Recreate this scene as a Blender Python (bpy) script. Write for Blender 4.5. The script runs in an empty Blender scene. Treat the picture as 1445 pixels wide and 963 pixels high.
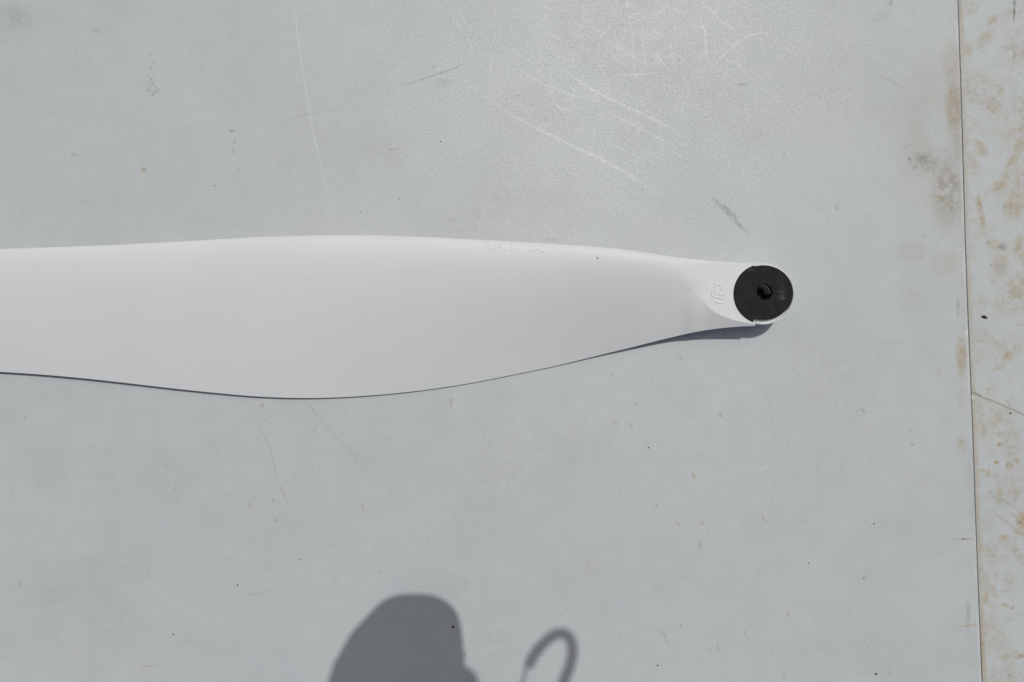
import bpy, bmesh, math, random
import numpy as np
from mathutils import Vector, noise as mnoise

# ------------------------------------------------------------------ camera, light, exposure
S = 0.00055                      # metres per unit on the table plane
HP = 1445 * 24 / 36              # camera height in the same units (24 mm lens, 36 mm sensor)
scene = bpy.context.scene
C = scene.collection

cam_d = bpy.data.cameras.new('camera'); cam_d.lens = 24; cam_d.sensor_width = 36
cam_d.clip_start = 0.01; cam_d.clip_end = 100
cam = bpy.data.objects.new('camera', cam_d); C.objects.link(cam)
cam.location = (0, 0, HP * S); cam.rotation_euler = (0, 0, 0)
scene.camera = cam

SUN = Vector((-0.142, -0.425, -1.0))          # direction the sunlight travels
elev = math.atan2(1.0, math.hypot(SUN.x, SUN.y)); azim = math.atan2(-SUN.x, -SUN.y)
w = bpy.data.worlds.new('World'); scene.world = w; w.use_nodes = True
nt = w.node_tree; bg = nt.nodes['Background']
sky = nt.nodes.new('ShaderNodeTexSky'); sky.sky_type = 'NISHITA'; sky.sun_disc = False
sky.sun_elevation = elev; sky.sun_rotation = azim; sky.dust_density = 5.0; sky.air_density = 0.7; sky.ozone_density = 0.3
nt.links.new(sky.outputs[0], bg.inputs['Color']); bg.inputs['Strength'].default_value = 0.073
sl = bpy.data.lights.new('sun', 'SUN'); sl.energy = 2.6; sl.angle = math.radians(0.53); sl.color = (1, 0.955, 0.9)
so = bpy.data.objects.new('sun', sl); C.objects.link(so)
so.rotation_euler = SUN.to_track_quat('-Z', 'Y').to_euler(); so.location = (0.3, 1, 2)
vs = scene.view_settings
vs.view_transform = 'Standard'; vs.look = 'None'; vs.gamma = 1; vs.use_curve_mapping = False; vs.exposure = -0.43

# ------------------------------------------------------------------ helpers
def W(u, v, z=0.0):
    """table units (x right, y down, z up from the table) -> metres; (u,v) seen from above the middle"""
    k = (HP - z) / HP
    return ((u - 722.5) * S * k, (481.5 - v) * S * k, z * S)
def P(u, v, z=0.0):              # plan position, no foreshortening (for things above the lens)
    return ((u - 722.5) * S, (481.5 - v) * S, z * S)
def tag(o, label=None, cat=None, group=None, kind=None):
    for k, x in (('label', label), ('category', cat), ('group', group), ('kind', kind)):
        if x: o[k] = x
    return o
def obj(name, me, mat=None, parent=None, smooth=True):
    if isinstance(me, bmesh.types.BMesh):
        bm = me; me = bpy.data.meshes.new(name); bmesh.ops.recalc_face_normals(bm, faces=bm.faces[:]); bm.to_mesh(me); bm.free()
    if smooth:
        me.polygons.foreach_set('use_smooth', [True] * len(me.polygons))
    o = bpy.data.objects.new(name, me); C.objects.link(o)
    if mat: me.materials.append(mat)
    if parent:
        o.parent = parent; o.matrix_parent_inverse = parent.matrix_world.inverted()
    return o
def empty(name, loc):
    o = bpy.data.objects.new(name, None); C.objects.link(o); o.location = loc
    o.empty_display_size = 0.02
    bpy.context.view_layer.update()
    return o
def mesh_np(name, verts, quads):
    me = bpy.data.meshes.new(name); n = len(quads)
    me.vertices.add(len(verts)); me.vertices.foreach_set('co', np.asarray(verts, np.float32).ravel())
    me.loops.add(4 * n); me.loops.foreach_set('vertex_index', np.asarray(quads, np.int32).ravel())
    me.polygons.add(n); me.polygons.foreach_set('loop_start', np.arange(0, 4 * n, 4, dtype=np.int32))
    me.polygons.foreach_set('use_smooth', np.ones(n, bool))
    me.update(calc_edges=True); me.validate()
    return me
def interp(tab):
    """smooth (monotone-ish cubic) interpolation of [(x, y), ...]"""
    xs = np.array([t[0] for t in tab], float); ys = np.array([t[1] for t in tab], float)
    m = np.gradient(ys, xs)
    def f(x):
        x = np.asarray(x, float); i = np.clip(np.searchsorted(xs, x) - 1, 0, len(xs) - 2)
        h = xs[i + 1] - xs[i]; t = np.clip((x - xs[i]) / h, 0, 1)
        return ((2*t**3 - 3*t**2 + 1) * ys[i] + (t**3 - 2*t**2 + t) * h * m[i]
                + (-2*t**3 + 3*t**2) * ys[i+1] + (t**3 - t**2) * h * m[i+1])
    return f
def sstep(a, b, x):
    t = np.clip((x - a) / (b - a), 0, 1); return t * t * (3 - 2 * t)

# ------------------------------------------------------------------ materials
class NT:
    def __init__(s, name):
        s.m = bpy.data.materials.new(name); s.m.use_nodes = True; s.t = s.m.node_tree
        s.b = s.t.nodes['Principled BSDF']
    def n(s, typ, **kw):
        x = s.t.nodes.new(typ)
        for k, v in kw.items(): setattr(x, k, v)
        return x
    def l(s, a, b): s.t.links.new(a, b)
    def noise(s, scale, detail=3, rough=0.55, vec=None):
        x = s.n('ShaderNodeTexNoise'); x.inputs['Scale'].default_value = scale
        x.inputs['Detail'].default_value = detail; x.inputs['Roughness'].default_value = rough
        s.l(vec or s.pos(), x.inputs['Vector']); return x.outputs['Fac']
    def pos(s):
        if not hasattr(s, '_p'): s._p = s.n('ShaderNodeTexCoord').outputs['Object']
        return s._p
    def mapped(s, sc, rot=(0, 0, 0)):
        x = s.n('ShaderNodeMapping'); x.inputs['Scale'].default_value = sc; x.inputs['Rotation'].default_value = rot
        s.l(s.pos(), x.inputs['Vector']); return x.outputs[0]
    def rng(s, x, a, b, c, d):
        r = s.n('ShaderNodeMapRange'); s.l(x, r.inputs[0])
        for i, v in enumerate((a, b, c, d)): r.inputs[i + 1].default_value = v
        return r.outputs[0]
    def math(s, op, a, b):
        r = s.n('ShaderNodeMath', operation=op)
        for i, v in enumerate((a, b)):
            if isinstance(v, (int, float)): r.inputs[i].default_value = v
            else: s.l(v, r.inputs[i])
        return r.outputs[0]
    def mix(s, f, a, b, mode='MIX'):
        r = s.n('ShaderNodeMix', data_type='RGBA', blend_type=mode)
        for sock, v in ((r.inputs[0], f), (r.inputs[6], a), (r.inputs[7], b)):
            if isinstance(v, (int, float)): sock.default_value = v
            elif isinstance(v, tuple): sock.default_value = (*v, 1)
            else: s.l(v, sock)
        return r.outputs[2]
    def attr(s, name): return s.n('ShaderNodeAttribute', attribute_name=name).outputs['Fac']
    def bump(s, h, strength, dist, prev=None):
        b = s.n('ShaderNodeBump'); b.inputs['Strength'].default_value = strength; b.inputs['Distance'].default_value = dist
        s.l(h, b.inputs['Height'])
        if prev: s.l(prev, b.inputs['Normal'])
        return b.outputs[0]
    def set(s, **kw):
        for k, v in kw.items():
            k = {'color': 'Base Color', 'rough': 'Roughness', 'metal': 'Metallic', 'normal': 'Normal', 'spec': 'Specular IOR Level'}[k]
            if isinstance(v, (int, float)): s.b.inputs[k].default_value = v
            elif isinstance(v, tuple): s.b.inputs[k].default_value = (*v, 1)
            else: s.l(v, s.b.inputs[k])
        return s.m

def panel_material():
    m = NT('painted_panel')
    big = m.noise(9, 3, 0.55); fine = m.noise(620, 2, 0.6); mid = m.noise(60, 4, 0.6)
    weave = m.noise(1, 2, 0.5, m.mapped((1500, 260, 1))); weave2 = m.noise(1, 2, 0.5, m.mapped((240, 1500, 1)))
    c = m.mix(m.rng(big, 0.35, 0.65, 0, 1), (0.475, 0.525, 0.54), (0.495, 0.542, 0.552))
    v = m.math('ADD', m.rng(fine, 0.25, 0.75, 0.965, 1.035), m.rng(mid, 0.3, 0.7, -0.022, 0.022))
    v = m.math('ADD', v, m.rng(weave, 0.3, 0.7, -0.014, 0.014)); v = m.math('ADD', v, m.rng(weave2, 0.3, 0.7, -0.014, 0.014))
    c = m.mix(1.0, c, v, 'MULTIPLY')
    gr = m.noise(380, 4, 0.7)
    stain = m.math('MULTIPLY', m.attr('stain'), m.rng(gr, 0.34, 0.66, 0.50, 1.35))
    grime = m.math('MULTIPLY', m.attr('grime'), m.rng(gr, 0.34, 0.62, 1.35, 0.45))
    c = m.mix(stain, c, (0.37, 0.285, 0.155))
    c = m.mix(grime, c, (0.075, 0.075, 0.072))
    c = m.mix(m.attr('pale'), c, (0.78, 0.80, 0.84))
    r = m.math('ADD', m.rng(mid, 0.3, 0.7, 0.44, 0.52), m.math('MULTIPLY', m.attr('stain'), 0.25))
    r = m.math('SUBTRACT', r, m.math('MULTIPLY', m.attr('groove'), 0.12))
    h = m.math('ADD', m.math('ADD', fine, m.math('MULTIPLY', weave, 0.5)), m.math('MULTIPLY', weave2, 0.5))
    nb = m.bump(h, 0.32, 0.00030)
    nb = m.bump(m.attr('groove'), 0.16, 0.0003, nb)
    return m.set(color=c, rough=r, normal=nb, spec=m.rng(m.math('ADD', fine, m.rng(weave, 0, 1, -.25, .25)), 0.3, 0.7, 0.16, 0.52))
M_panel = panel_material()

m = NT('dark_gap'); M_gap = m.set(color=m.mix(m.noise(200), (0.20, 0.17, 0.15), (0.32, 0.26, 0.20)), rough=0.95, spec=0.1)
m = NT('white_plastic')
f = m.noise(900, 2); lg = m.noise(14, 3); st = m.noise(1, 2, 0.5, m.mapped((30, 900, 30)))
c = m.mix(m.rng(lg, 0.3, 0.7, 0, 1), (0.665, 0.705, 0.715), (0.69, 0.725, 0.735))
c = m.mix(m.rng(st, 0.35, 0.65, 0, 0.06), c, (0.55, 0.56, 0.58))
sp = m.noise(330, 1, 0.4); c = m.mix(m.rng(sp, 0.815, 0.84, 0, 0.45), c, (0.25, 0.23, 0.2))
M_white = m.set(color=c, rough=m.rng(lg, 0.3, 0.7, 0.46, 0.56), spec=0.35, normal=m.bump(f, 0.06, 0.0002))
m = NT('black_fibre_disc')
w1 = m.noise(1, 2, 0.5, m.mapped((2600, 500, 1))); w2 = m.noise(1, 2, 0.5, m.mapped((500, 2600, 1))); lg = m.noise(150, 4, 0.65)
hh = m.math('ADD', w1, w2)
c = m.mix(m.rng(hh, 0.75, 1.25, 0, 1), (0.009, 0.009, 0.0095), (0.023, 0.0235, 0.024))
c = m.mix(m.rng(lg, 0.5, 0.75, 0, 0.35), c, (0.043, 0.044, 0.045))
c = m.mix(m.attr('scuff'), c, (0.16, 0.16, 0.155))
M_disc = m.set(color=c, rough=0.8, spec=0.18, normal=m.bump(hh, 0.35, 0.0003))
m = NT('black_metal'); M_bush = m.set(color=m.mix(m.noise(400), (0.008, 0.008, 0.009), (0.018, 0.018, 0.019)), rough=0.65, spec=0.25)
m = NT('black_camera_shell'); M_cam = m.set(color=m.mix(m.noise(700), (0.015, 0.015, 0.016), (0.03, 0.03, 0.032)), rough=0.6, normal=m.bump(m.noise(1500), 0.3, 0.0003))
m = NT('ribbed_rubber'); M_rub = m.set(color=m.mix(m.noise(300), (0.01, 0.01, 0.01), (0.02, 0.02, 0.02)), rough=0.8)
m = NT('lens_glass'); M_glass = m.set(color=m.mix(m.noise(20), (0.01, 0.008, 0.02), (0.012, 0.015, 0.02)), rough=0.05, spec=0.7)
m = NT('woven_strap'); M_strap = m.set(color=m.mix(m.noise(800), (0.012, 0.012, 0.013), (0.03, 0.03, 0.03)), rough=0.9)
m = NT('crumb_dark'); M_crumb = m.set(color=m.mix(m.noise(900), (0.02, 0.014, 0.011), (0.06, 0.04, 0.028)), rough=0.8, spec=0.2)

# ------------------------------------------------------------------ the panelled table top
rs = np.random.RandomState(7)
def vnoise(U, V, scale, seed, octs=3, ay=1.0):
    """value noise on arrays, 0..1"""
    out = 0; amp = 1; tot = 0
    for o in range(octs):
        L = np.random.RandomState(seed + o * 17).rand(256, 256)
        x = U / scale * 2**o + 1000.3; y = V / (scale * ay) * 2**o + 1000.7
        xi = np.floor(x).astype(int); yi = np.floor(y).astype(int); fx = x - xi; fy = y - yi
        fx = fx*fx*(3-2*fx); fy = fy*fy*(3-2*fy); xi &= 255; yi &= 255; x2 = (xi+1) & 255; y2 = (yi+1) & 255
        out = out + amp * ((L[yi, xi]*(1-fx) + L[yi, x2]*fx)*(1-fy) + (L[y2, xi]*(1-fx) + L[y2, x2]*fx)*fy)
        tot += amp; amp *= 0.55
    return out / tot

seam = interp([(-700, 1325), (0, 1352), (60, 1354), (120, 1356), (240, 1359.5), (360, 1363), (480, 1367.5), (600, 1372.5),
               (720, 1376.5), (840, 1381), (963, 1386), (1700, 1412)])
STEP = 1.2
def coarse(a, b, n): return list(np.linspace(a, b, n))

class Sheet:
    def __init__(s, ucols, vrows, warp, zcol):
        s.uc = np.array(ucols); s.vr = np.array(vrows)
        UG, V = np.meshgrid(s.uc, s.vr); s.U = warp(UG, V); s.V = V; s.UG = UG
        s.A = {k: np.zeros(V.shape, np.float32) for k in ('stain', 'grime', 'pale', 'groove')}
        s.Z = np.broadcast_to(zcol, V.shape)
    def win(s, u0, u1, v0, v1, pad=14):
        i = np.searchsorted(s.U[len(s.vr)//2], [u0 - pad - 40, u1 + pad + 40]); j = np.searchsorted(s.vr, [v0 - pad, v1 + pad])
        return slice(j[0], j[1]), slice(i[0], i[1])
    def put(s, key, sl, val):
        a = s.A[key][sl]; np.copyto(a, np.maximum(a, val))
    def line(s, key, pts, width, amt, taper=True, rough=0.0, seed=1):
        p = np.array(pts, float)
        if len(p) > 2:                                   # Catmull-Rom
            q = np.vstack([2*p[0]-p[1], p, 2*p[-1]-p[-2]]); o = []
            for i in range(1, len(q)-2):
                for t in np.linspace(0, 1, 7)[:-1]:
                    a, b, c, d = q[i-1], q[i], q[i+1], q[i+2]
                    o.append(0.5*((2*b)+(-a+c)*t+(2*a-5*b+4*c-d)*t*t+(-a+3*b-3*c+d)*t**3))
            o.append(q[-2]); p = np.array(o)
        n = len(p) - 1
        for i in range(n):
            a, b = p[i], p[i+1]
            sl = s.win(min(a[0], b[0]), max(a[0], b[0]), min(a[1], b[1]), max(a[1], b[1]), 4 + width*2)
            U, V = s.U[sl], s.V[sl]
            if U.size == 0: continue
            d = b - a; L2 = max(d @ d, 1e-6)
            t = np.clip(((U-a[0])*d[0] + (V-a[1])*d[1]) / L2, 0, 1)
            D = np.hypot(U-a[0]-t*d[0], V-a[1]-t*d[1])
            g = (i + t) / n
            k = amt * (np.minimum(1, 4*np.minimum(g, 1-g) + 0.15) if taper else 1)
            if rough: k = k * np.clip(1 - rough + rough * 2.2 * (vnoise(U, V, 5, seed, 2) - 0.15), 0, 1.3)
            s.put(key, sl, k * np.exp(-(D / (width*0.6))**2))
    def blob(s, key, u, v, ru, rv, amt, ang=0.0, rough=0.5, nscale=6, seed=3, hard=0.0):
        R = max(ru, rv) * 1.8
        sl = s.win(u-R, u+R, v-R, v+R, 2); U, V = s.U[sl], s.V[sl]
        if U.size == 0: return
        a = math.radians(ang); x = (U-u)*math.cos(a) + (V-v)*math.sin(a); y = -(U-u)*math.sin(a) + (V-v)*math.cos(a)
        r = np.sqrt((x/ru)**2 + (y/rv)**2)
        nz = vnoise(U, V, nscale, seed, 3)
        k = sstep(1.35, 0.35 + 0.6*hard, r + rough * 1.6 * (nz - 0.5)) * (1 - rough + rough * np.clip(3.2*(nz - 0.32), 0, 1.3))
        s.put(key, sl, amt * np.clip(k, 0, 1))
    def build(s, name, mat, parent):
        nv, nu = s.V.shape
        k = (HP - s.Z) / HP
        co = np.stack([(s.U - 722.5) * S, (481.5 - s.V) * S, s.Z * S], -1).reshape(-1, 3)
        idx = np.arange(nv*nu).reshape(nv, nu)
        q = np.stack([idx[1:, :-1], idx[1:, 1:], idx[:-1, 1:], idx[:-1, :-1]], -1).reshape(-1, 4)
        me = mesh_np(name, co, q)
        for kk, a in s.A.items():
            at = me.attributes.new(kk, 'FLOAT', 'POINT'); at.data.foreach_set('value', np.clip(a, 0, 1).astype(np.float32).ravel())
        return obj(name, me, mat, parent, smooth=False)

rows = coarse(-620, -14, 12) + list(np.arange(-4, 968, STEP)) + coarse(978, 1620, 12)
# left sheet: its last columns roll over the edge into the gap
edge_u = [-2.4, -1.5, -0.9, -0.45, -0.12, 0.0, 0.0]; edge_z = [0, -0.04, -0.15, -0.42, -0.9, -1.6, -3.7]
cols = coarse(-900, -14, 14) + list(np.arange(-4, 1364.0, STEP)) + [1367.5 + e for e in edge_u]
zc = np.array([0.0] * (len(cols) - 7) + edge_z)
warpL = lambda UG, V: np.where(UG > 1180, UG + (seam(V) - 1367.5) * sstep(1180, 1340, UG), UG)
A = Sheet(cols, rows, warpL, zc)
# right sheet: lower by about a millimetre, its first columns come up out of the gap
edge_u2 = [1.5, 1.5, 1.65, 2.0, 2.5, 3.1]; edge_z2 = [-3.7, -2.6, -2.1, -1.75, -1.6, -1.55]
cols2 = [1367.5 + e for e in edge_u2] + list(np.arange(1371.5, 1452, 0.8)) + list(np.arange(1454, 1720, 3.0)) + coarse(1735, 2200, 8)
zc2 = np.array(edge_z2 + [-1.5] * (len(cols2) - 6))
warpR = lambda UG, V: UG + (seam(V) - 1367.5) * (1 - sstep(1500, 2000, UG))
B = Sheet(cols2, rows, warpR, zc2)

# --- wear on the left sheet
A.line('pale', [(414, -8), (416, 20), (421, 55), (428, 105), (436, 155), (446, 205), (457, 250), (470, 296)], 1.4, 0.34, True, 0.45)
for pts, wd, am in [
    ([(640, -4), (652, 22), (668, 52), (682, 90)], 1.3, .25), ([(632, 18), (650, 40), (664, 62), (667, 86)], 1.2, .35), ([(694, 78), (691, 105)], 1.2, .3),
    ([(645, 108), (668, 125), (690, 140), (725, 160)], 1.6, .22),
    ([(690, 141), (722, 163), (760, 183), (800, 203), (840, 222), (880, 243), (926, 271)], 2.6, .34),
    ([(815, 206), (850, 226), (885, 246), (915, 264)], 4.0, .26),
    ([(733, 102), (775, 122), (815, 138), (850, 152)], 1.5, .25), ([(776, 140), (792, 154), (806, 157)], 1.2, .4),
    ([(786, 92), (835, 127), (878, 148), (925, 170), (960, 190)], 2.2, .36), ([(845, 153), (885, 172), (920, 190), (962, 216)], 2.2, .30),
    ([(984, -4), (1003, 15), (1020, 30), (1040, 46)], 1.7, .42), ([(987, 25), (995, 45), (996, 66), (998, 88)], 1.7, .5),
    ([(866, 107), (905, 105), (937, 102)], 1.5, .40), ([(920, 73), (930, 82), (938, 91)], 1.5, .5), ([(884, -3), (887, 12)], 1.8, .5),
    ([(1004, 97), (1022, 78), (1042, 60), (1060, 50), (1090, 45)], 1.8, .40), ([(1050, 63), (1080, 65), (1120, 71)], 1.4, .28),
    ([(975, 74), (1005, 74), (1028, 70)], 1.4, .3), ([(890, 30), (893, 60), (895, 96)], 1.3, .3), ([(840, 60), (866, 32)], 1.3, .28),
    ([(846, 90), (853, 108)], 1.5, .3), ([(1020, 78), (1034, 92)], 1.4, .3), ([(940, 8), (922, 30)], 1.4, .3),
    ([(760, 40), (762, 80), (757, 100)], 1.1, .18), ([(706, 232), (716, 268), (740, 300)], 1.3, .18), ([(855, 190), (864, 210)], 1.2, .3),
    ([(1072, 664), (1079, 659), (1086, 657)], 1.7, .75), ([(156, 317), (159, 326)], 2.4, .35), ([(810, 228), (814, 252)], 1.2, .25),
    ([(1362, 90), (1361, 100)], 1.2, .4)]:
    A.line('pale', pts, wd, am * .62, True, 0.8, int(pts[0][0])); A.line('groove', pts, wd, min(1, am * 1.6), True)  # worn scratches, with the sun's glint on them put into the pale colour
r = random.Random(11)
for i in range(260):                                  # fine scratches; denser and paler near the sun's reflection, their glint put in colour
    u = r.gauss(960, 130) if i < 185 else r.uniform(0, 1340); v = abs(r.gauss(60, 85)) if i < 185 else r.uniform(0, 960)
    a = r.choice((r.uniform(0, 6.28), 0.45, 1.5)); L = r.uniform(10, 60); b = r.uniform(-.25, .25)
    p2 = (u + L*.5*math.cos(a), v + L*.5*math.sin(a)); p3 = (p2[0] + L*.5*math.cos(a+b), p2[1] + L*.5*math.sin(a+b))
    A.line('groove', [(u, v), p2, p3], 1.2, r.uniform(.3, .8)); A.line('pale', [(u, v), p2, p3], 1.1, r.uniform(.02, .11) if i < 185 else r.uniform(.01, .06), True, .5, i)
# dark rubbed lines
A.line('grime', [(560, 123), (596, 112), (622, 103), (640, 97), (664, 86)], 1.5, .5, True, .3)
A.line('grime', [(395, 170), (436, 162), (480, 153)], 1.3, .22, True, .3); A.line('grime', [(505, 130), (560, 90), (606, 56)], 1.1, .16, True, .4)
A.line('grime', [(1037, 119.5), (1057, 119)], 1.3, .5); A.line('grime', [(1047, 116), (1047, 121)], 1.3, .5)
A.line('grime', [(1000, 274), (1014, 287), (1030, 302), (1046, 320), (1062, 334)], 2.3, .50, True, .75, 5)
A.line('grime', [(1018, 288), (1030, 298), (1041, 311)], 4.2, .42, True, .75, 9); A.line('grime', [(1006, 285), (1024, 300), (1038, 315), (1050, 326)], 1.7, .5, True, .75, 6)
A.line('grime', [(712, 143), (738, 132)], 1.3, .22); A.line('grime', [(738, 92), (782, 92)], 1.2, .2, True, .5); A.line('stain', [(1236, 106), (1262, 116), (1284, 132)], 1.3, .45)
A.line('stain', [(336, 842), (362, 838), (398, 828)], 1.3, .38); A.line('stain', [(194, 940), (228, 940)], 2.2, .42, True, .6)
for p in ([(1344, 761.5), (1360, 761), (1378, 760)], [(1350, 884), (1366, 883), (1384, 882)]): A.line('stain', p, 1.7, .75, True, .3)
A.line('grime', [(1357, 761), (1361, 760.6)], 1.8, .7)
A.line('stain', [(432, 566), (443, 580), (455, 596), (480, 622), (517, 665)], 1.4, .42, True, .5); A.line('stain', [(448, 596), (442, 612)], 1.6, .4, True, .4)
A.line('stain', [(355, 590), (372, 615), (384, 645), (391, 676), (402, 700), (411, 720)], 2.0, .36, True, .55); A.line('stain', [(430, 600), (420, 655), (414, 700)], 1.3, .15, True, .5)
A.line('stain', [(636, 561), (636.3, 570)], 2.0, .8); A.blob('stain', 636.3, 573.6, 1.6, 1.4, .7, 0, .1)
A.line('stain', [(545, 211), (563, 211)], 1.6, .5, True, .4); A.blob('grime', 552, 211, 2.2, 1.2, .45)
A.line('stain', [(508, 150), (515, 190), (522, 230)], 1.6, .2, True, .6); A.line('grime', [(1050, 490), (1086, 570), (1092, 660), (1082, 770), (1050, 860)], 1.0, .13, True, .6)
A.line('stain', [(826, 806), (832, 786)], 1.3, .3); A.blob('stain', 832, 800, 36, 16, .16, 0, .8, 14, 41)
A.blob('stain', 202, 240, 4.0, 3.6, .85, 0, .25, 4, 12)
for du, dv, ra in [(0, -28, 1.6), (4, -18, 1.8), (0, -11, 2.2), (-6, 2, 2), (0, 6, 2.2), (2, 12, 2.6), (7, 18, 2), (-3, 21, 2.8), (6, 24, 2.2), (3, 28, 2.4), (10, 22, 2)]:
    A.blob('grime', 213+du, 106+dv, ra, ra*.8, .42, 20, .3, 3, 50 + dv)
A.blob('grime', 214, 122, 12, 26, .10, 0, .8, 6, 8)
A.blob('grime', 327, 185, 4.5, 2, .55, -8, .3); A.blob('grime', 331, 202, 2.4, 1.8, .5); A.line('grime', [(327, 209), (331, 217)], 1.8, .5); A.blob('grime', 337, 238, 1.3, 1.3, .6)
A.blob('grime', 20, 25, 34, 24, .19, 10, .8, 12, 5); A.blob('grime', 135, 44, 6, 3, .22, 10, .6); A.blob('grime', 104, 219, 5, 3, .25, 0, .6)  # corner smudge is grime with lens falloff painted into it
A.blob('grime', 625, 118, 14, 10, .16, 0, .8, 5); A.blob('grime', 612, 94, 2, 2, .5); A.blob('grime', 915, 232, 2.2, 5, .32, -18, .5); A.blob('grime', 1181, 293, 6, 4, .25, 30, .7)
A.blob('grime', 1256, 4, 6, 5, .42, 20, .6, 4); A.blob('grime', 1245, 22, 18, 10, .14, -30, .8); A.blob('grime', 1196, 127, 5, 1.2, .3, -12)
A.blob('stain', 1184, 113, 1.4, 5, .4); A.blob('stain', 1074, 190, 2.4, 5, .36, 20, .5); A.blob('stain', 1137, 271, 1.6, 1.4, .5); A.blob('stain', 780, 338, 9, 3, .3, 0, .5, 3)
A.blob('stain', 750, 160, 60, 40, .10, 20, .8, 16, 30); A.blob('stain', 960, 100, 90, 60, .06, 0, .8, 16, 31); A.blob('stain', 540, 215, 34, 24, .12, 0, .8, 12, 30)
# grime that settled along the joint
A.blob('stain', 1343, 95, 16, 46, .40, 0, .55, 16, 21); A.blob('grime', 1347, 165, 12, 60, .16, 0, .6, 9, 48); A.blob('stain', 1346, 150, 15, 46, .68, 0, .5, 12, 22); A.blob('stain', 1352, 195, 10, 40, .40, 0, .5, 10, 23)
A.blob('stain', 1336, 272, 30, 54, .55, 0, .8, 9, 24); A.blob('grime', 1340, 266, 27, 60, .34, 0, .85, 7, 25); A.blob('grime', 1350, 215, 8, 60, .14, 0, .5, 10, 26)
A.blob('grime', 1305, 225, 19, 12, .5, 15, .85, 6, 27); A.blob('grime', 1310, 232, 26, 20, .28, 10, .9, 9, 47); A.blob('stain', 1309, 228, 24, 19, .50, 10, .8, 6, 28); A.blob('grime', 1284, 226, 3.6, 6, .6, -25, .85, 2.6); A.blob('grime', 1290, 236, 6, 4, .55, 20, .85, 2.6); A.blob('grime', 1286, 231, 9, 12, .2, -25, .9, 3); A.blob('grime', 1279, 209, 4, 5, .25, -30, .6, 4)
A.blob('grime', 1300, 130, 34, 50, .09, 0, .7, 20, 29); A.blob('stain', 1250, 165, 40, 40, .09, 0, .8, 20, 32); A.blob('stain', 1310, 190, 60, 120, .20, 0, .7, 22, 44)
for kk_ in ('stain', 'grime'): A.A[kk_] *= (1 - .85*np.exp(-(((A.U-1321)/15)**2 + ((A.V-186 + .4*(1321-A.U))/24)**2)**2)).astype(np.float32)
A.blob('stain', 1288, 354, 22, 16, .4, 10, .7, 12, 33); A.blob('stain', 1335, 372, 24, 22, .3, 0, .7, 12, 34); A.blob('stain', 1286, 420, 20, 22, .13, 0, .8, 10, 35)
A.blob('grime', 1352, 432, 2.6, 17, .40, 0, .6, 5, 36); A.blob('stain', 1358, 395, 6, 10, .35, 0, .6, 5, 36)
A.blob('stain', 1357, 503, 9, 31, .72, 0, .4, 10, 37); A.blob('stain', 1357, 560, 6, 24, .2, 0, .6, 10, 38); A.blob('stain', 1357, 628, 9, 14, .38, 0, .7, 5, 39); A.blob('grime', 1356, 622, 7, 4, .2, 0, .7, 3, 40)
A.blob('grime', 1370, 660, 12, 60, .10, 0, .7, 9, 42); A.blob('grime', 1366, 868, 4, 26, .28, 0, .75, 5, 43); A.blob('grime', 1374, 700, 8, 60, .12, 0, .7, 6, 43)
A.line('stain', [(1240, 484), (1270, 483)], 1.4, .35, True, .4); A.line('grime', [(1260, 202), (1290, 206)], 1.2, .2, True, .4)
A.blob('stain', 1325, 527, 5, 3, .35, 40, .5, 3); A.blob('grime', 1285, 608, 3, 2, .4); A.blob('grime', 1287, 628, 3, 1.6, .45, -30)
for u, v in [(991, 738), (957, 740), (979, 672), (1077, 732), (988, 768), (937, 895), (941, 905), (1013, 914), (1051, 893), (1091, 924), (1256, 951), (1106, 954), (1112, 867), (961, 883), (28, 824), (352, 714), (386, 707), (388, 734), (512, 716), (370, 572), (960, 505), (868, 597), (890, 601), (1016, 585)]:
    a_ = r.uniform(50, 80); A.blob('stain', u, v, r.uniform(3, 7), r.uniform(1.5, 2.4), r.uniform(.45, .75), a_, .35, 4, int(u))
A.blob('grime', 896, 571, 2.6, 2.2, .35); A.blob('grime', 1218, 580, 5, 2.2, .4, 40, .5, 3); A.blob('grime', 724, 597, 3.5, 1.2, .3, 50)
A.line('stain', [(654, 824), (661, 819)], 1.6, .5); A.line('grime', [(602, 756), (604, 764)], 1.2, .4); A.line('stain', [(656, 928), (657, 920)], 2.2, .7)
for i in range(620):                                  # pin-head specks
    u = r.uniform(0, 1380); v = r.uniform(0, 963); k = r.random(); ra = r.choice((.7, .8, .9, 1.0, 1.3))
    A.blob('grime' if k < .68 else 'stain', u, v, ra * r.uniform(.9, 1.7), ra, r.uniform(.10, .55) if k < .68 else r.uniform(.15, .5), r.uniform(0, 180), .15, 3, i)
UG, VG = A.U, A.V
cl = vnoise(UG, VG, 120, 77, 4); A.A['stain'] = np.maximum(A.A['stain'], (0.13 * np.clip(cl - .52, 0, 1) * 3).astype(np.float32) * np.clip(vnoise(UG, VG, 7, 78, 3) * 2 - .5, 0, 1).astype(np.float32))
cl = vnoise(UG, VG, 90, 91, 4); A.A['grime'] = np.maximum(A.A['grime'], (0.05 * np.clip(cl - .5, 0, 1) * 4).astype(np.float32))
# chips on the rolled edge and its painted highlight
A.blob('pale', 1364.8, 470, 2.4, 6, .62, 5, .6, 3, 3, .5); A.blob('grime', 1362, 464, 4, 1.6, .4, -15, .5, 3)
sv = seam(A.V); A.A['pale'] = np.maximum(A.A['pale'], (np.exp(-((A.U - sv + 2.4)/1.0)**2) * .30 * sstep(.40, .62, vnoise(A.U, A.V, 40, 61, 2))).astype(np.float32))  # highlight along the rounded edge, put into the pale mask
A.A['stain'] = np.maximum(A.A['stain'], (np.clip(1 - (sv - A.U)/16, 0, 1) * (A.V < 600) * .22 * vnoise(A.U, A.V, 12, 62, 3)).astype(np.float32))

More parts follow.
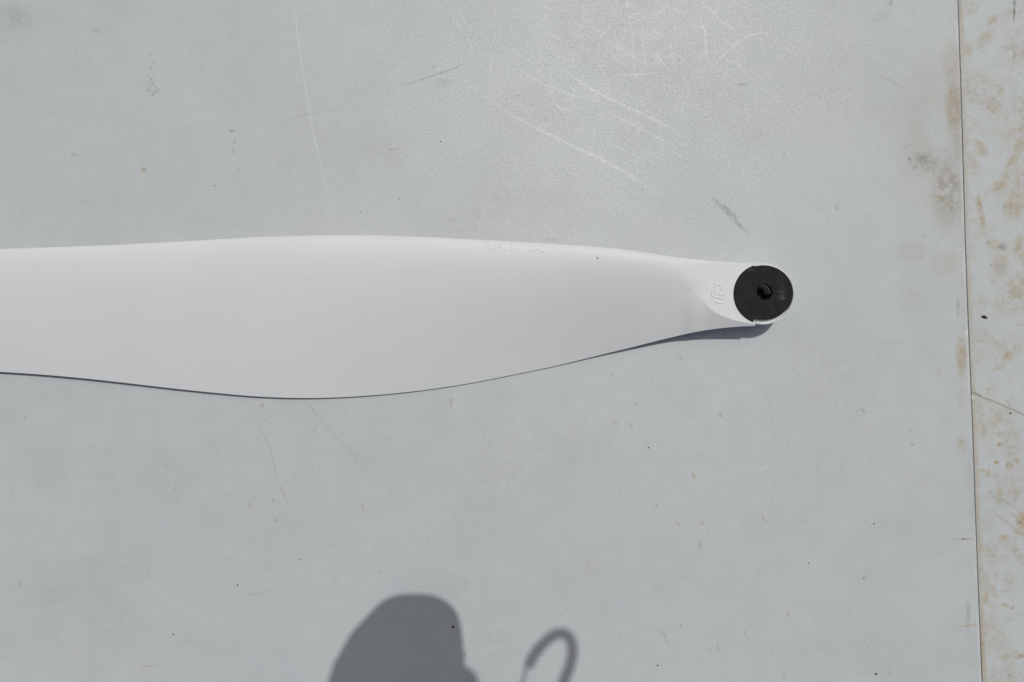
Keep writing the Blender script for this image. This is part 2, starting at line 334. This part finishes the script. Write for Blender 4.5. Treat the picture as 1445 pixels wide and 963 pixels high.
# --- wear on the right sheet
U, V = B.U, B.V; sv = seam(V); d = U - sv
n1 = vnoise(U, V, 26, 101, 4); n2 = vnoise(U, V, 9, 102, 3); n3 = vnoise(U + .7*V, V - .4*U, 60, 103, 3)
B.A['stain'] = np.maximum(B.A['stain'], np.clip((n1*.6 + n3*.4 - .455) * 2.6, 0, .55) * np.clip(n2*2 - .45, .12, 1)).astype(np.float32)
strip = np.exp(-((d - 4.5)/3.2)**2) * np.clip(.25 + .9*vnoise(U, V, 40, 104, 2, 2.0)*vnoise(U, V, 6, 105, 2)*1.6, 0, .75)
strip *= np.interp(V, [0, 120, 200, 500, 700, 840, 900, 963], [.75, .6, .5, .6, .8, .8, 1.15, 1.0])
B.A['stain'] = np.maximum(B.A['stain'], strip).astype(np.float32)
B.A['grime'] = np.maximum(B.A['grime'], np.exp(-((d - 1.3)/1.1)**2) * (.16 + .38*vnoise(U, V, 18, 106, 2))).astype(np.float32)
bl = lambda u, v, ru, rv, amt, *a, **k: B.blob('stain', u, v, ru*1.12, rv*1.12, min(.9, amt*1.22), *a, **k)
bl(1402, 28, 10, 6, .5, -35, .6, 8, 1); bl(1390, 55, 18, 8, .42, -50, .6, 8, 2); bl(1365, 70, 9, 10, .5, 20, .6, 6, 3); bl(1370, 10, 10, 12, .35, 0, .6, 8, 4)
bl(1396, 149, 4, 6, .5, 0, .5, 4, 5); bl(1434, 154, 6, 4, .45, 0, .5, 4, 6); bl(1444, 182, 6, 8, .55, 0, .5, 5, 7); bl(1408, 120, 8, 3, .4, 0, .5, 4, 8); bl(1385, 112, 30, 14, .25, 20, .7, 8, 8)
bl(1440, 205, 9, 16, .5, 25, .6, 8, 9); bl(1430, 228, 8, 16, .5, 35, .6, 6, 10); bl(1411, 262, 14, 8, .6, -35, .5, 7, 11); bl(1424, 245, 12, 7, .45, -45, .5, 7, 12)
bl(1384, 205, 12, 6, .48, 40, .55, 6, 13); bl(1388, 214, 10, 6, .42, 0, .6, 5, 14); bl(1375, 236, 9, 14, .34, 20, .6, 8, 15)
bl(1383, 290, 5, 15, .62, -8, .45, 6, 16); bl(1387, 312, 5, 11, .6, -5, .45, 6, 17); bl(1391, 330, 4, 6, .35, -30, .5, 4, 17)
bl(1434, 288, 15, 22, .62, 10, .6, 7, 18); bl(1421, 292, 5, 8, .55, 20, .5, 5, 19); bl(1438, 345, 7, 16, .5, 10, .55, 6, 20); bl(1406, 346, 14, 8, .45, 20, .6, 6, 22)
bl(1413, 375, 13, 18, .5, 0, .65, 6, 23); bl(1403, 392, 6, 10, .35, 0, .6, 5, 24); bl(1443, 362, 6, 8, .45, 0, .5, 5, 25)
bl(1424, 502, 10, 8, .55, -30, .5, 7, 26); bl(1412, 517, 10, 5, .4, -35, .5, 6, 27); bl(1436, 492, 8, 8, .4, 0, .6, 6, 28); bl(1408, 484, 7, 3, .4, -20, .5, 4, 28); bl(1412, 430, 10, 16, .3, 0, .7, 7, 29)
bl(1395, 550, 3.2, 2.6, .6, 0, .3, 4, 30); bl(1380, 575, 12, 14, .32, 0, .7, 6, 31); bl(1398, 568, 6, 4, .3)
bl(1413, 628, 5.5, 3, .75, 0, .35, 4, 31); bl(1407, 653, 3.5, 2.6, .75, 0, .3, 4, 32); bl(1426, 658, 6, 5, .7, 35, .4, 4, 33); bl(1436, 651, 6, 4, .55, 10, .4, 4, 34); bl(1412, 613, 8, 3, .45, 0, .5, 4, 35)
bl(1388, 665, 4.5, 2.6, .7, 20, .4, 4, 36); bl(1395, 669, 3, 7, .55, 10, .5, 4, 37); bl(1404, 672, 7, 3, .4, 0, .5, 4, 37); bl(1398, 695, 4, 3, .5, 0, .5); bl(1378, 685, 8, 5, .4, -20, .6, 5, 38)
bl(1436, 698, 5, 12, .42, 10, .6, 5, 38); bl(1443, 735, 9, 14, .7, 0, .5, 6, 39); bl(1440, 752, 12, 5, .6, 25, .5, 5, 40); bl(1418, 758, 8, 3, .55, 10, .5, 4, 41); bl(1432, 777, 8, 4, .5, -10, .55, 4, 42)
bl(1380, 741, 8, 6, .45, 0, .6, 5, 43); bl(1425, 820, 9, 12, .32, 0, .65, 6, 44); bl(1422, 834, 8, 3, .45, 0, .5, 4, 44); bl(1388, 815, 6, 5, .45, 20, .6, 4, 45); bl(1417, 790, 10, 8, .25, 0, .7, 6, 45)
bl(1419, 855, 6, 3, .6, 15, .5, 4, 46); bl(1430, 859, 4, 2.6, .5, -30, .4, 4, 47); bl(1421, 928, 7, 4, .6, 0, .5, 4, 48); bl(1438, 927, 9, 4, .6, -10, .5, 4, 49); bl(1433, 921, 5, 4, .45, 0, .5); bl(1397, 911, 4, 3, .4, 0, .5); bl(1412, 905, 16, 6, .25, 10, .7, 6, 50)
bl(1387, 925, 4.5, 32, .62, -2, .35, 6, 51); bl(1386, 900, 4, 10, .5, 0, .4, 5, 52)
gb = lambda *a, **k: B.blob('grime', *a, **k)
gb(1432.5, 10, 2.6, 18, .62, 3, .55, 3, 60); gb(1432.5, 17, 1.7, 7, .85, 5, .3, 3, 61); gb(1431.5, 26, 1.2, 5, .6, 0, .3); gb(1432.5, 78, 2.4, 9, .48, 4, .6, 3, 62); gb(1434, 66, 5, 4, .25, 0, .6)
gb(1417, 349, 6, 6, .55, 20, .55, 3, 63); gb(1396, 342, 2.2, 2.6, .45, 0, .4); gb(1414, 377, 7, 6, .42, 0, .7, 3, 64); gb(1400, 374, 1.8, 1.8, .5); gb(1433, 705, 1.8, 4, .35, 10); gb(1404, 701, 1.4, 4, .35, 15)
gb(1440, 738, 4, 2, .55, 10, .4, 3); gb(1393, 746, 2.2, 2, .4); gb(1434, 760, 3.5, 3, .25); gb(1443, 927, 2.6, 2, .6); gb(1425, 954, 1.6, 1.6, .7); gb(1385, 909, 3.5, 2, .45); gb(1430, 859, 2, 1.6, .4)
B.line('grime', [(1370.5, 553), (1378, 556), (1386, 560.5)], 2.0, .75, False, .25); B.line('grime', [(1386, 560.5), (1404, 567), (1422, 575), (1446, 586)], 1.3, .55, False, .3); B.line('stain', [(1370, 552), (1386, 560), (1420, 574), (1446, 586)], 2.6, .6, False, .3); B.line('groove', [(1370, 553), (1386, 560.5), (1422, 575), (1446, 586)], 2.0, 1, False)
B.line('stain', [(1398, 695), (1412, 703), (1424, 711), (1438, 721)], 2.3, .6, True, .4); B.line('stain', [(1402, 722), (1416, 733), (1430, 744), (1446, 758)], 2.4, .6, True, .5); B.line('stain', [(1424, 722), (1434, 730), (1446, 738)], 2.4, .55, True, .5)
B.line('stain', [(1435, 457), (1446, 460)], 2, .6); B.line('grime', [(1380, 804), (1390, 807)], 1.4, .35); B.line('grime', [(1378, 779), (1384, 779)], 1.6, .4)
B.blob('pale', 1373.2, 561, 1.8, 2.8, .8, 0, .3)
for i in range(110):
    u = r.uniform(1360, 1450); v = r.uniform(0, 963); k = r.random(); ra = r.choice((.7, .9, 1.1, 1.5))
    B.blob('grime' if k < .5 else 'stain', u, v, ra * r.uniform(.9, 1.8), ra, r.uniform(.12, .5), r.uniform(0, 180), .2, 3, i)

bm = bmesh.new()                                      # bearer board under both sheets: what shows in the gap
lo, hi = P(-900, 1620, -60), P(2200, -620, -3.5)
bmesh.ops.create_cube(bm, size=1)
for v_ in bm.verts: v_.co = [lo[i] if v_.co[i] < 0 else hi[i] for i in range(3)]
table = tag(obj('tabletop', bm, M_gap, smooth=False), kind='structure')
bpy.context.view_layer.update()
pa = A.build('panel', M_panel, table); pb = B.build('panel', M_panel, table)
pa['label'] = 'wide pale grey scratched panel'; pb['label'] = 'pale grey panel with brown stains beyond the seam'
del A, B, U, V, UG, VG, n1, n2, n3, cl, d, sv, strip

# ------------------------------------------------------------------ propeller blade
ZP = 44.0
top = interp([(-470, 428), (-455, 402), (-420, 382), (-340, 368), (-200, 360), (-80, 354.5), (0, 351.5), (60, 349.6), (120, 347.3), (180, 344.8), (240, 341.7), (300, 338.2), (340, 335.8), (400, 333.3),
              (440, 332.4), (480, 332.0), (540, 332.6), (600, 334.5), (660, 337.4), (720, 340.6), (780, 344), (820, 346.6), (860, 350), (910, 356.2), (960, 363.6),
              (1000, 367.7), (1030, 369.6), (1050, 370.5), (1070, 371.1)])
bot = interp([(-470, 432), (-455, 458), (-420, 478), (-340, 495), (-200, 511), (-80, 520.5), (0, 525), (60, 529), (120, 534.4), (180, 541), (240, 548), (300, 554.3), (360, 559.6), (420, 561.9), (450, 561.9),
              (480, 560.9), (540, 557), (600, 550.6), (660, 541.6), (720, 530), (780, 517.6), (840, 503), (900, 488.2), (930, 480.6), (960, 473.4), (990, 467.2), (1020, 463.2), (1045, 461.2), (1070, 460.2)])
zT = interp([(-470, 12), (-200, 9), (0, 9), (120, 9.5), (240, 9), (360, 7.5), (480, 5), (600, 3.6), (720, 3.0), (780, 3.4), (840, 5.5), (900, 11), (940, 16), (960, 20), (990, 26), (1020, 31), (1045, 35), (1070, 37)])
zL = interp([(-470, 14), (-300, 19), (0, 25), (240, 32), (450, 38), (600, 42), (750, 46), (860, 48), (920, 46.5), (960, 44), (1000, 41.5), (1040, 40.5), (1070, 40.5)])
thk = interp([(-470, 3), (-300, 7), (0, 10.5), (240, 12.5), (450, 14), (600, 14.5), (750, 14), (860, 12.5), (940, 10.5), (1000, 8.5), (1040, 7), (1070, 6)])
def foil(s): return (0.2969*np.sqrt(s) - 0.1260*s - 0.3516*s**2 + 0.2843*s**3 - 0.1036*s**4) / 0.1
PAD = np.array([(1072, 458), (1060, 456.8), (1045, 454.4), (1033, 451.3), (1021.5, 447), (1010.7, 441.8), (1002.6, 436.4), (997.4, 431.3), (993, 424), (991.2, 417), (991.5, 409), (995, 400), (1001, 391), (1012, 382), (1030, 375), (1050, 371), (1072, 368)])
def pad_dist(u, v):
    """distance outside the raised pad (0 inside)"""
    D = np.full(u.shape, 1e9); kx, ky = .27, .62            # falls off slowly towards the tip, fast towards the edge
    PS = PAD * (kx, ky); us, vs_ = u*kx, v*ky
    for a, b in zip(PS[:-1], PS[1:]):
        d = b - a; t = np.clip(((us-a[0])*d[0] + (vs_-a[1])*d[1]) / (d @ d), 0, 1)
        D = np.minimum(D, np.hypot(us-a[0]-t*d[0], vs_-a[1]-t*d[1]))
    ins = np.zeros(u.shape, bool); n = len(PAD)
    for i in range(n):
        a, b = PAD[i], PAD[(i+1) % n]
        c = (a[1] > v) != (b[1] > v)
        with np.errstate(divide='ignore', invalid='ignore'):
            ins ^= c & (u < (b[0]-a[0]) * (v-a[1]) / (b[1]-a[1]) + a[0])
    return np.where(ins, 0, D)
def blade_top(u, v):
    u = np.asarray(u, float); v = np.asarray(v, float)
    t, b = top(u), bot(u); s = np.clip((v - t) / (b - t), 0, 1)
    zb = zL(u) + (zT(u) - zL(u)) * s + thk(u) * foil(s)
    D = pad_dist(u, v)
    zp = ZP - D
    zp = zp - 45 * (1 - sstep(925, 988, u)) ** 2
    edge = np.minimum(sstep(0, .03, s), 1)
    k = np.maximum(np.interp(v, [395, 420], [7.0, 1.3]), np.interp(u, [984, 1006], [3.2, 1.2]))
    x = (zp - zb) / k
    z = zb + k * np.where(x > 20, x, np.log1p(np.exp(np.minimum(x, 20))))
    z = np.where(x < -12, zb, z)
    # the outer borders keep their own height
    wT = 1.0; wL = sstep(0.0, .05, s)
    z = zb + (z - zb) * wT * wL
    c_ = sstep(955, 1005, u)
    return np.minimum(z, ZP + .25) * c_ + z * (1 - c_)

ust = np.concatenate([np.linspace(-469, -440, 14)[:-1], np.linspace(-440, -300, 26)[:-1], np.linspace(-300, 940, 210)[:-1], np.linspace(940, 1066, 180)])
ss = np.concatenate([(1 - np.cos(np.linspace(0, np.pi/2, 26)))[:-1] * .12, np.linspace(.12, .97, 120)[:-1], np.linspace(.97, 1, 8)])
UU, SS = np.meshgrid(ust, ss, indexing='ij')
VV = top(UU) + (bot(UU) - top(UU)) * SS
ZT_ = blade_top(UU, VV)
rr = np.hypot(UU - 1077, VV - 414.8)
ZT_ = np.where(rr < 41.3, ZP - 9, ZT_)
chord = zL(UU) + (zT(UU) - zL(UU)) * SS
ZB_ = chord - 1.6*sstep(0, .04, SS) - 0.32 * thk(UU) * foil(SS)
hubk = sstep(930, 1050, UU); ZB_ = ZB_ * (1 - hubk) + np.minimum(ZB_, 6 + 26 * np.abs(2*SS - 1)**3) * hubk
ZB_ = np.minimum(ZB_, ZT_ - 1.2 * sstep(0, .03, SS)); ZB_ = np.maximum(ZB_, 0.6)
nu, ns = UU.shape
def Wn(u, v, z):
    k = (HP - z) / HP
    return np.stack([(u - 722.5)*S*k, (481.5 - v)*S*k, z*S], -1)
topv = Wn(UU, VV, ZT_).reshape(-1, 3)
kk = (HP - ZT_) / HP                                   # lower skin hangs straight below the upper one
botv = np.stack([(UU - 722.5)*S*kk, (481.5 - VV)*S*kk, ZB_*S], -1).reshape(-1, 3)
it = np.arange(nu*ns).reshape(nu, ns); ib = it + nu*ns
q = [np.stack([it[:-1, :-1], it[:-1, 1:], it[1:, 1:], it[1:, :-1]], -1).reshape(-1, 4), np.stack([ib[:-1, :-1], ib[1:, :-1], ib[1:, 1:], ib[:-1, 1:]], -1).reshape(-1, 4)]
for e in (0, ns-1):
    a, b, c_, d_ = it[:-1, e], it[1:, e], ib[1:, e], ib[:-1, e]
    q.append(np.stack([a, b, c_, d_] if e == 0 else [a, d_, c_, b], -1))
for e in (0, nu-1):
    a, b, c_, d_ = it[e, :-1], it[e, 1:], ib[e, 1:], ib[e, :-1]
    q.append(np.stack([a, d_, c_, b] if e == 0 else [a, b, c_, d_], -1))
blade = empty('propeller_blade', W(1077, 415, 0))
tag(blade, 'white plastic propeller blade with a black disc in its round hub, lying on grey panel', 'propeller blade')
me = mesh_np('airfoil', np.vstack([topv, botv]), np.vstack(q))
bmx = bmesh.new(); bmx.from_mesh(me); bmesh.ops.recalc_face_normals(bmx, faces=bmx.faces[:])
for e_ in bmx.edges:
    if len(e_.link_faces) == 2 and e_.calc_face_angle(0) > 1.05: e_.smooth = False
bmx.to_mesh(me); bmx.free()
airfoil = obj('airfoil', me, M_white, blade)

def WV(u, v, z):                 # plumb below the point that (u, v) marks at hub-top height
    x, y, _ = W(u, v, ZP); return (x, y, z * S)
# hub: right-hand wall with a recess, floor with bore
def rim_mesh():
    bm = bmesh.new()
    a0, a1, n = math.radians(106), math.radians(-104), 72
    prev = None
    for i in range(n + 1):
        a = a0 + (a1 - a0) * i / n; ca, sa = math.cos(a), math.sin(a)
        o = lambda R, z, cu=1077.0, cv=414.7: WV(cu + R*ca, cv - R*sa, z)
        inn = lambda z, g=0: WV(1077.4 + (41.9+g)*ca, 415.1 - (40.2+g)*sa, z)
        k = 1 - 0.0
        prof = [inn(ZP - 5.5), inn(ZP - .5), inn(ZP, .35), o(42.9, ZP + .1), o(43.5, ZP - .7), o(44.0, ZP - 8), o(43.2, 14), o(41.5, 6), o(36, 2)]
        cur = [bm.verts.new(p) for p in prof]
        if prev:
            for j in range(len(prof) - 1): bm.faces.new((prev[j], prev[j+1], cur[j+1], cur[j]))
        else: bm.faces.new(cur)
        prev = cur
    bm.faces.new(prev[::-1])
    return bm
rim = obj('hub_rim', rim_mesh(), M_white, blade)
for p in rim.data.polygons: p.use_smooth = len(p.vertices) == 4
md = rim.modifiers.new('es', 'EDGE_SPLIT'); md.split_angle = math.radians(40)
def annulus(r0, r1, z0, z1, cu, cv, n=96, bev=0.0):
    bm = bmesh.new(); prev = None; first = None
    prof = [(r0, z0), (r0, z1 - bev), (r0 + bev, z1), (r1 - bev, z1), (r1, z1 - bev), (r1, z0)] if bev else [(r0, z0), (r0, z1), (r1, z1), (r1, z0)]
    for i in range(n):
        a = 2*math.pi*i/n
        cur = [bm.verts.new(WV(cu + R*math.cos(a), cv - R*math.sin(a), z)) for R, z in prof]
        if prev:
            for j in range(len(prof)): bm.faces.new((prev[j], prev[(j+1) % len(prof)], cur[(j+1) % len(prof)], cur[j]))
        else: first = cur
        prev = cur
    for j in range(len(prof)): bm.faces.new((prev[j], prev[(j+1) % len(prof)], first[(j+1) % len(prof)], first[j]))
    return bm
obj('hub_floor', annulus(11.9, 42.2, 5, ZP - 5, 1077.2, 415.2), M_white, blade, smooth=False)

# black fibre disc: wider on the blade side, clear of the wall on the other
def disc():
    bm = bmesh.new(); N, K = 160, 18
    out = []
    for i in range(N):
        a = 2*math.pi*i/N; ca, sa = math.cos(a), math.sin(a)
        x, y = 1077.6 + 41.3*ca, 413.2 - 38.3*sa
        if x < 1064.8: 
            x, y = 1077.2 + 42.4*math.cos(a), 414.9 - 42.4*math.sin(a)
        out.append((x, y))
    sc = bm.verts.layers.float.new('scuff')
    HU, HV, HR = 1078.5, 412.8, 11.6
    rings = []
    for k in range(K + 1):
        t = k / K; row = []
        for i in range(N):
            a = 2*math.pi*i/N; hx, hy = HU + HR*math.cos(a), HV - HR*math.sin(a)
            u, v = hx + (out[i][0]-hx)*t, hy + (out[i][1]-hy)*t
            z = ZP + 1.3 - (0.35 if k in (0, K) else 0)
            vv = bm.verts.new(WV(u, v, z))
            g = math.exp(-(((u-1103)/5)**2 + ((v-416)/8)**2)) * .9 + math.exp(-(((u-1105)/2)**2 + ((v-421)/3)**2)) * .8 + math.exp(-(((u-1058)/7)**2 + ((v-381)/3)**2)) * .5
            g *= max(0, .5 + 1.4*mnoise.noise(Vector((u*.35, v*.35, 2)))); g += max(0, mnoise.noise(Vector((u*.12, v*.5, 5))) - .25) * .25
            vv[sc] = min(1, g * .5); row.append(vv)
        rings.append(row)
    low = [bm.verts.new(WV(x, y, ZP - 5)) for x, y in out]; hol = [bm.verts.new(WV(HU + HR*math.cos(2*math.pi*i/N), HV - HR*math.sin(2*math.pi*i/N), ZP - 5)) for i in range(N)]
    seq = [hol] + rings + [low]
    for a_, b_ in zip(seq[:-1], seq[1:]):
        for i in range(N): bm.faces.new((a_[i], a_[(i+1) % N], b_[(i+1) % N], b_[i]))
    return bm
dk = obj('hub_disc', disc(), M_disc, blade); md = dk.modifiers.new('es', 'EDGE_SPLIT'); md.split_angle = math.radians(40)
dk['label'] = 'black fibre disc with a round centre hole'
bush = obj('bushing', annulus(10.7, 11.5, 6, ZP + 1.1, 1078.5, 412.8, 64, .4), M_bush, blade); md = bush.modifiers.new('es', 'EDGE_SPLIT'); md.split_angle = math.radians(40)
obj('bore_plug', annulus(0.6, 10.8, 8, 18, 1078.5, 412.8, 40, .5), M_bush, blade, smooth=False)

# raised lettering, following the skin of the blade
def lettering(txt, u0, v0, size, ang, name, sx=1.0):
    cu = bpy.data.curves.new(name, 'FONT'); cu.body = txt; cu.size = size; cu.resolution_u = 3; cu.offset = -0.38; cu.extrude = 0.1; cu.bevel_depth = 0.42; cu.bevel_resolution = 0
    o = bpy.data.objects.new(name, cu); C.objects.link(o)
    dg = bpy.context.evaluated_depsgraph_get(); me = bpy.data.meshes.new_from_object(o.evaluated_get(dg))
    bpy.data.objects.remove(o); bpy.data.curves.remove(cu)
    bm = bmesh.new(); bm.from_mesh(me); bmesh.ops.triangulate(bm, faces=bm.faces[:])
    for _ in range(4):
        lg_ = [e for e in bm.edges if e.calc_length() > 1.8]
        if not lg_: break
        bmesh.ops.subdivide_edges(bm, edges=lg_, cuts=1); bmesh.ops.triangulate(bm, faces=bm.faces[:])
    bm.to_mesh(me); bm.free()
    n = len(me.vertices); co = np.zeros(n*3, np.float32); me.vertices.foreach_get('co', co); co = co.reshape(-1, 3)
    ca, sa = math.cos(ang), math.sin(ang); x = co[:, 0]*sx
    u = u0 + x*ca + co[:, 1]*sa; v = v0 + x*sa - co[:, 1]*ca
    z = blade_top(u, v) + np.where(co[:, 2] > .3, 0.7, np.where(co[:, 2] > -.3, .05, -0.8))
    me.vertices.foreach_set('co', Wn(u, v, z).astype(np.float32).ravel()); me.update()
    me.materials.clear()
    return obj(name, me, M_white, airfoil, smooth=False)
t1 = lettering('R6413', 683.5, 352.6, 16.4, 0.038, 'raised_lettering', .98)
t2 = lettering('U-CW', 744.5, 355.2, 16.4, 0.038, 'raised_lettering', .93)
t1['label'] = 'raised characters R6413'; t2['label'] = 'raised characters U-CW'

def ribbon(paths, name, wd=2.3, h=0.75, bev=0.5):
    bm = bmesh.new()
    for pts in paths:
        p = [Vector(x) for x in pts]; L = []; R = []
        for i, a in enumerate(p):
            d0 = (p[i] - p[i-1]).normalized() if i else (p[1] - p[0]).normalized()
            d1 = (p[i+1] - p[i]).normalized() if i < len(p)-1 else d0
            t = (d0 + d1).normalized(); nrm = Vector((-t.y, t.x)); k = 1 / max(.5, nrm.dot(Vector((-d0.y, d0.x))))
            cr = []
            for off, hh in ((-wd/2, -1.0), (-wd/2 + bev*.3, 0), (-wd/2 + bev, h), (wd/2 - bev, h), (wd/2 - bev*.3, 0), (wd/2, -1.0)):
                q_ = a + nrm*off*k; z = float(blade_top(np.array([q_.x]), np.array([q_.y]))[0]) + hh
                cr.append(bm.verts.new(W(q_.x, q_.y, z)))
            L.append(cr)
        for a, b in zip(L[:-1], L[1:]):
            for j in range(5): bm.faces.new((a[j], a[j+1], b[j+1], b[j]))
        bm.faces.new(L[0]); bm.faces.new(L[-1][::-1])
    return obj(name, bm, M_white, airfoil, smooth=False)
em = ribbon([[(1008.6, 398.5), (1008.6, 411.8), (1009.6, 414), (1012, 415), (1023, 417.2)],
             [(1010.3, 401.6), (1016, 402.8), (1017.4, 404.2), (1017.4, 409.0), (1020.6, 409.8)],
             [(1004.2, 408.5), (1004.4, 415.5), (1005.4, 417.8), (1008, 419.4), (1020, 422.2)],
             [(1009.8, 423.4), (1009.8, 426.3), (1019, 428.8)]], 'emblem')
em['label'] = 'raised angular emblem beside the hub disc'

# ------------------------------------------------------------------ the camera that took the picture's shadow
camroot = empty('handheld_camera', P(722.5, 481.5, HP + 6))
tag(camroot, 'black camera with lens pointing down that casts the rounded shadow on the panel', 'camera')
def lathe(prof, n=72, u=722.5, v=481.5, sq=1.0):
    bm = bmesh.new(); prev = first = None
    for i in range(n):
        a = 2*math.pi*i/n
        cur = [bm.verts.new(P(u + R*math.cos(a), v + R*math.sin(a), HP + z)) for R, z in prof]
        if prev:
            for j in range(len(prof)-1): bm.faces.new((prev[j], prev[j+1], cur[j+1], cur[j]))
        else: first = cur
        prev = cur
    for j in range(len(prof)-1): bm.faces.new((prev[j], prev[j+1], first[j+1], first[j]))
    return bm
def hood():
    bm = bmesh.new(); prev = first = None; n = 96
    prof = [(60, 16), (64, 6), (66, 7), (71, 30), (76, 58), (86, 110), (90, 150), (70, 154), (70, 222)]
    for i in range(n):
        a = 2*math.pi*i/n; ca, sa = math.cos(a), math.sin(a)
        cur = []
        for R, z in prof:
            e = 2.4 if z < 152 else 2.0; k = 0.85 if z < 152 else .95
            q_ = (abs(ca)**e + abs(sa)**e) ** (-1/e)
            cur.append(bm.verts.new(P(722.5 + R*q_*ca, 481.5 + R*k*q_*sa, HP + z)))
        if prev:
            for j in range(len(prof)-1): bm.faces.new((prev[j], prev[j+1], cur[j+1], cur[j]))
        else: first = cur
        prev = cur
    for j in range(len(prof)-1): bm.faces.new((prev[j], prev[j+1], first[j+1], first[j]))
    return bm
lens = obj('lens', hood(), M_cam, camroot)
obj('front_glass', lathe([(0.5, 20), (20, 21), (52, 27)]), M_glass, lens)
obj('focus_ring', lathe([(69, 160), (73.5, 161), (73.5, 200), (69, 201)]), M_rub, lens)
def rbox(u0, u1, v0, v1, z0, z1, bev):
    bm = bmesh.new(); bmesh.ops.create_cube(bm, size=1)
    a, b = P(u0, v1, z0), P(u1, v0, z1)
    for x in bm.verts: x.co = [a[i] if x.co[i] < 0 else b[i] for i in range(3)]
    bmesh.ops.bevel(bm, geom=bm.edges[:], offset=bev*S, segments=5, profile=.5, affect='EDGES')
    return bm
obj('body', rbox(644, 850, 424, 546, HP + 214, HP + 290, 36), M_cam, camroot)
obj('grip', rbox(634, 690, 428, 546, HP + 170, HP + 285, 24), M_rub, camroot)
obj('viewfinder_hump', rbox(700, 760, 402, 440, HP + 226, HP + 296, 12), M_cam, camroot)
obj('lens_mount', lathe([(60, 208), (76, 209), (76, 220), (60, 221)]), M_cam, camroot)
def tube(pts, rad, name, mat, parent, flat=1.0, n=12):
    p = [Vector(P(*x)) for x in pts]; o = []
    q = [2*p[0]-p[1]] + p + [2*p[-1]-p[-2]]
    for i in range(1, len(q)-2):
        for k in range(8):
            t = k/8; a, b, c, d = q[i-1:i+3]
            o.append(0.5*((2*b)+(-a+c)*t+(2*a-5*b+4*c-d)*t*t+(-a+3*b-3*c+d)*t**3))
    o.append(p[-1]); bm = bmesh.new(); prev = None
    for i, c in enumerate(o):
        t = (o[min(i+1, len(o)-1)] - o[max(i-1, 0)]).normalized(); x = t.cross(Vector((0, 0, 1))).normalized(); y = x.cross(t)
        cur = [bm.verts.new(c + x*rad*S*math.cos(2*math.pi*k/n) + y*rad*S*flat*math.sin(2*math.pi*k/n)) for k in range(n)]
        if prev:
            for k in range(n): bm.faces.new((prev[k], prev[(k+1) % n], cur[(k+1) % n], cur[k]))
        else: bm.faces.new(cur)
        prev = cur
    bm.faces.new(prev[::-1])
    return obj(name, bm, mat, parent)
ZS = HP + 230
def sh(x, y, z): return (x - SUN.x*z, y + SUN.y*z, z)     # where something at height z stands to shade (x, y)
tube([sh(745, 941, ZS), sh(756, 921, ZS), sh(775, 901, ZS), sh(791, 894, ZS), sh(803, 900, ZS), sh(808, 918, ZS), sh(804, 940, ZS), sh(793, 970, ZS), (948, 520, ZS + 8),
      (900, 640, ZS + 130), (740, 720, ZS + 220), (570, 640, ZS + 130), (600, 520, ZS + 30), (634, 478, ZS + 12)], 7.8, 'strap', M_strap, camroot, .35)
tube([sh(745.5, 940, ZS), sh(740, 950, ZS), sh(736, 966, ZS), (870, 492, ZS + 4), (846, 482, ZS + 8)], 2.3, 'strap_cord', M_strap, camroot)

# ------------------------------------------------------------------ crumbs
def crumb(u, v, z, a, b, h, ang, seed, label, group=None):
    bm = bmesh.new(); bmesh.ops.create_icosphere(bm, subdivisions=2, radius=1)
    ca, sa = math.cos(ang), math.sin(ang)
    for x in bm.verts:
        k = 1 + .35*mnoise.noise(x.co*1.3 + Vector((seed, 0, 0)))
        X, Y, Z = x.co.x*a*k, x.co.y*b*k*(1 - .35*abs(x.co.x)), x.co.z*h*k + h*.85
        x.co = ((X*ca - Y*sa)*S, -(X*sa + Y*ca)*S, Z*S)
    o = obj('crumb', bm, M_crumb); o.location = W(u, v, z)
    return tag(o, label, 'crumb', group)
crumb(1388.5, 447.5, -1.5, 4.6, 1.9, 1.3, .28, 1, 'dark brown seed-shaped crumb on the brown-stained panel')
crumb(639.8, 884.5, 0, 1.9, 1.7, 1.1, 0, 2, 'dark crumb inside the rounded shadow of the camera')
crumb(1425.5, 583.3, -1.5, 1.9, 1.1, .7, .1, 3, 'tiny dark crumb beside the crack in the stained panel')
crumb(843, 364.3, float(blade_top(np.array([843.]), np.array([364.3]))[0]), 1.0, 1.0, .6, .1, 4, 'tiny dark speck resting on the white blade')
for i, (u, v, a) in enumerate([(915, 632, 1.5), (1236, 951, 2.1), (928, 939, 1.6), (335.5, 825.5, 1.5), (244.8, 895.5, 1.6), (423, 789.5, 1.3), (1233, 739, 1.4), (1219, 816, 1.4), (1141, 795, 1.3), (622, 200, 1.2)]):
    crumb(u, v, 0, a*.8, a*.6, a*.4, i*1.3, i + 8, 'tiny dark crumb on the open sunlit part of the wide scratched panel', 'tiny dark crumbs scattered on the wide panel')
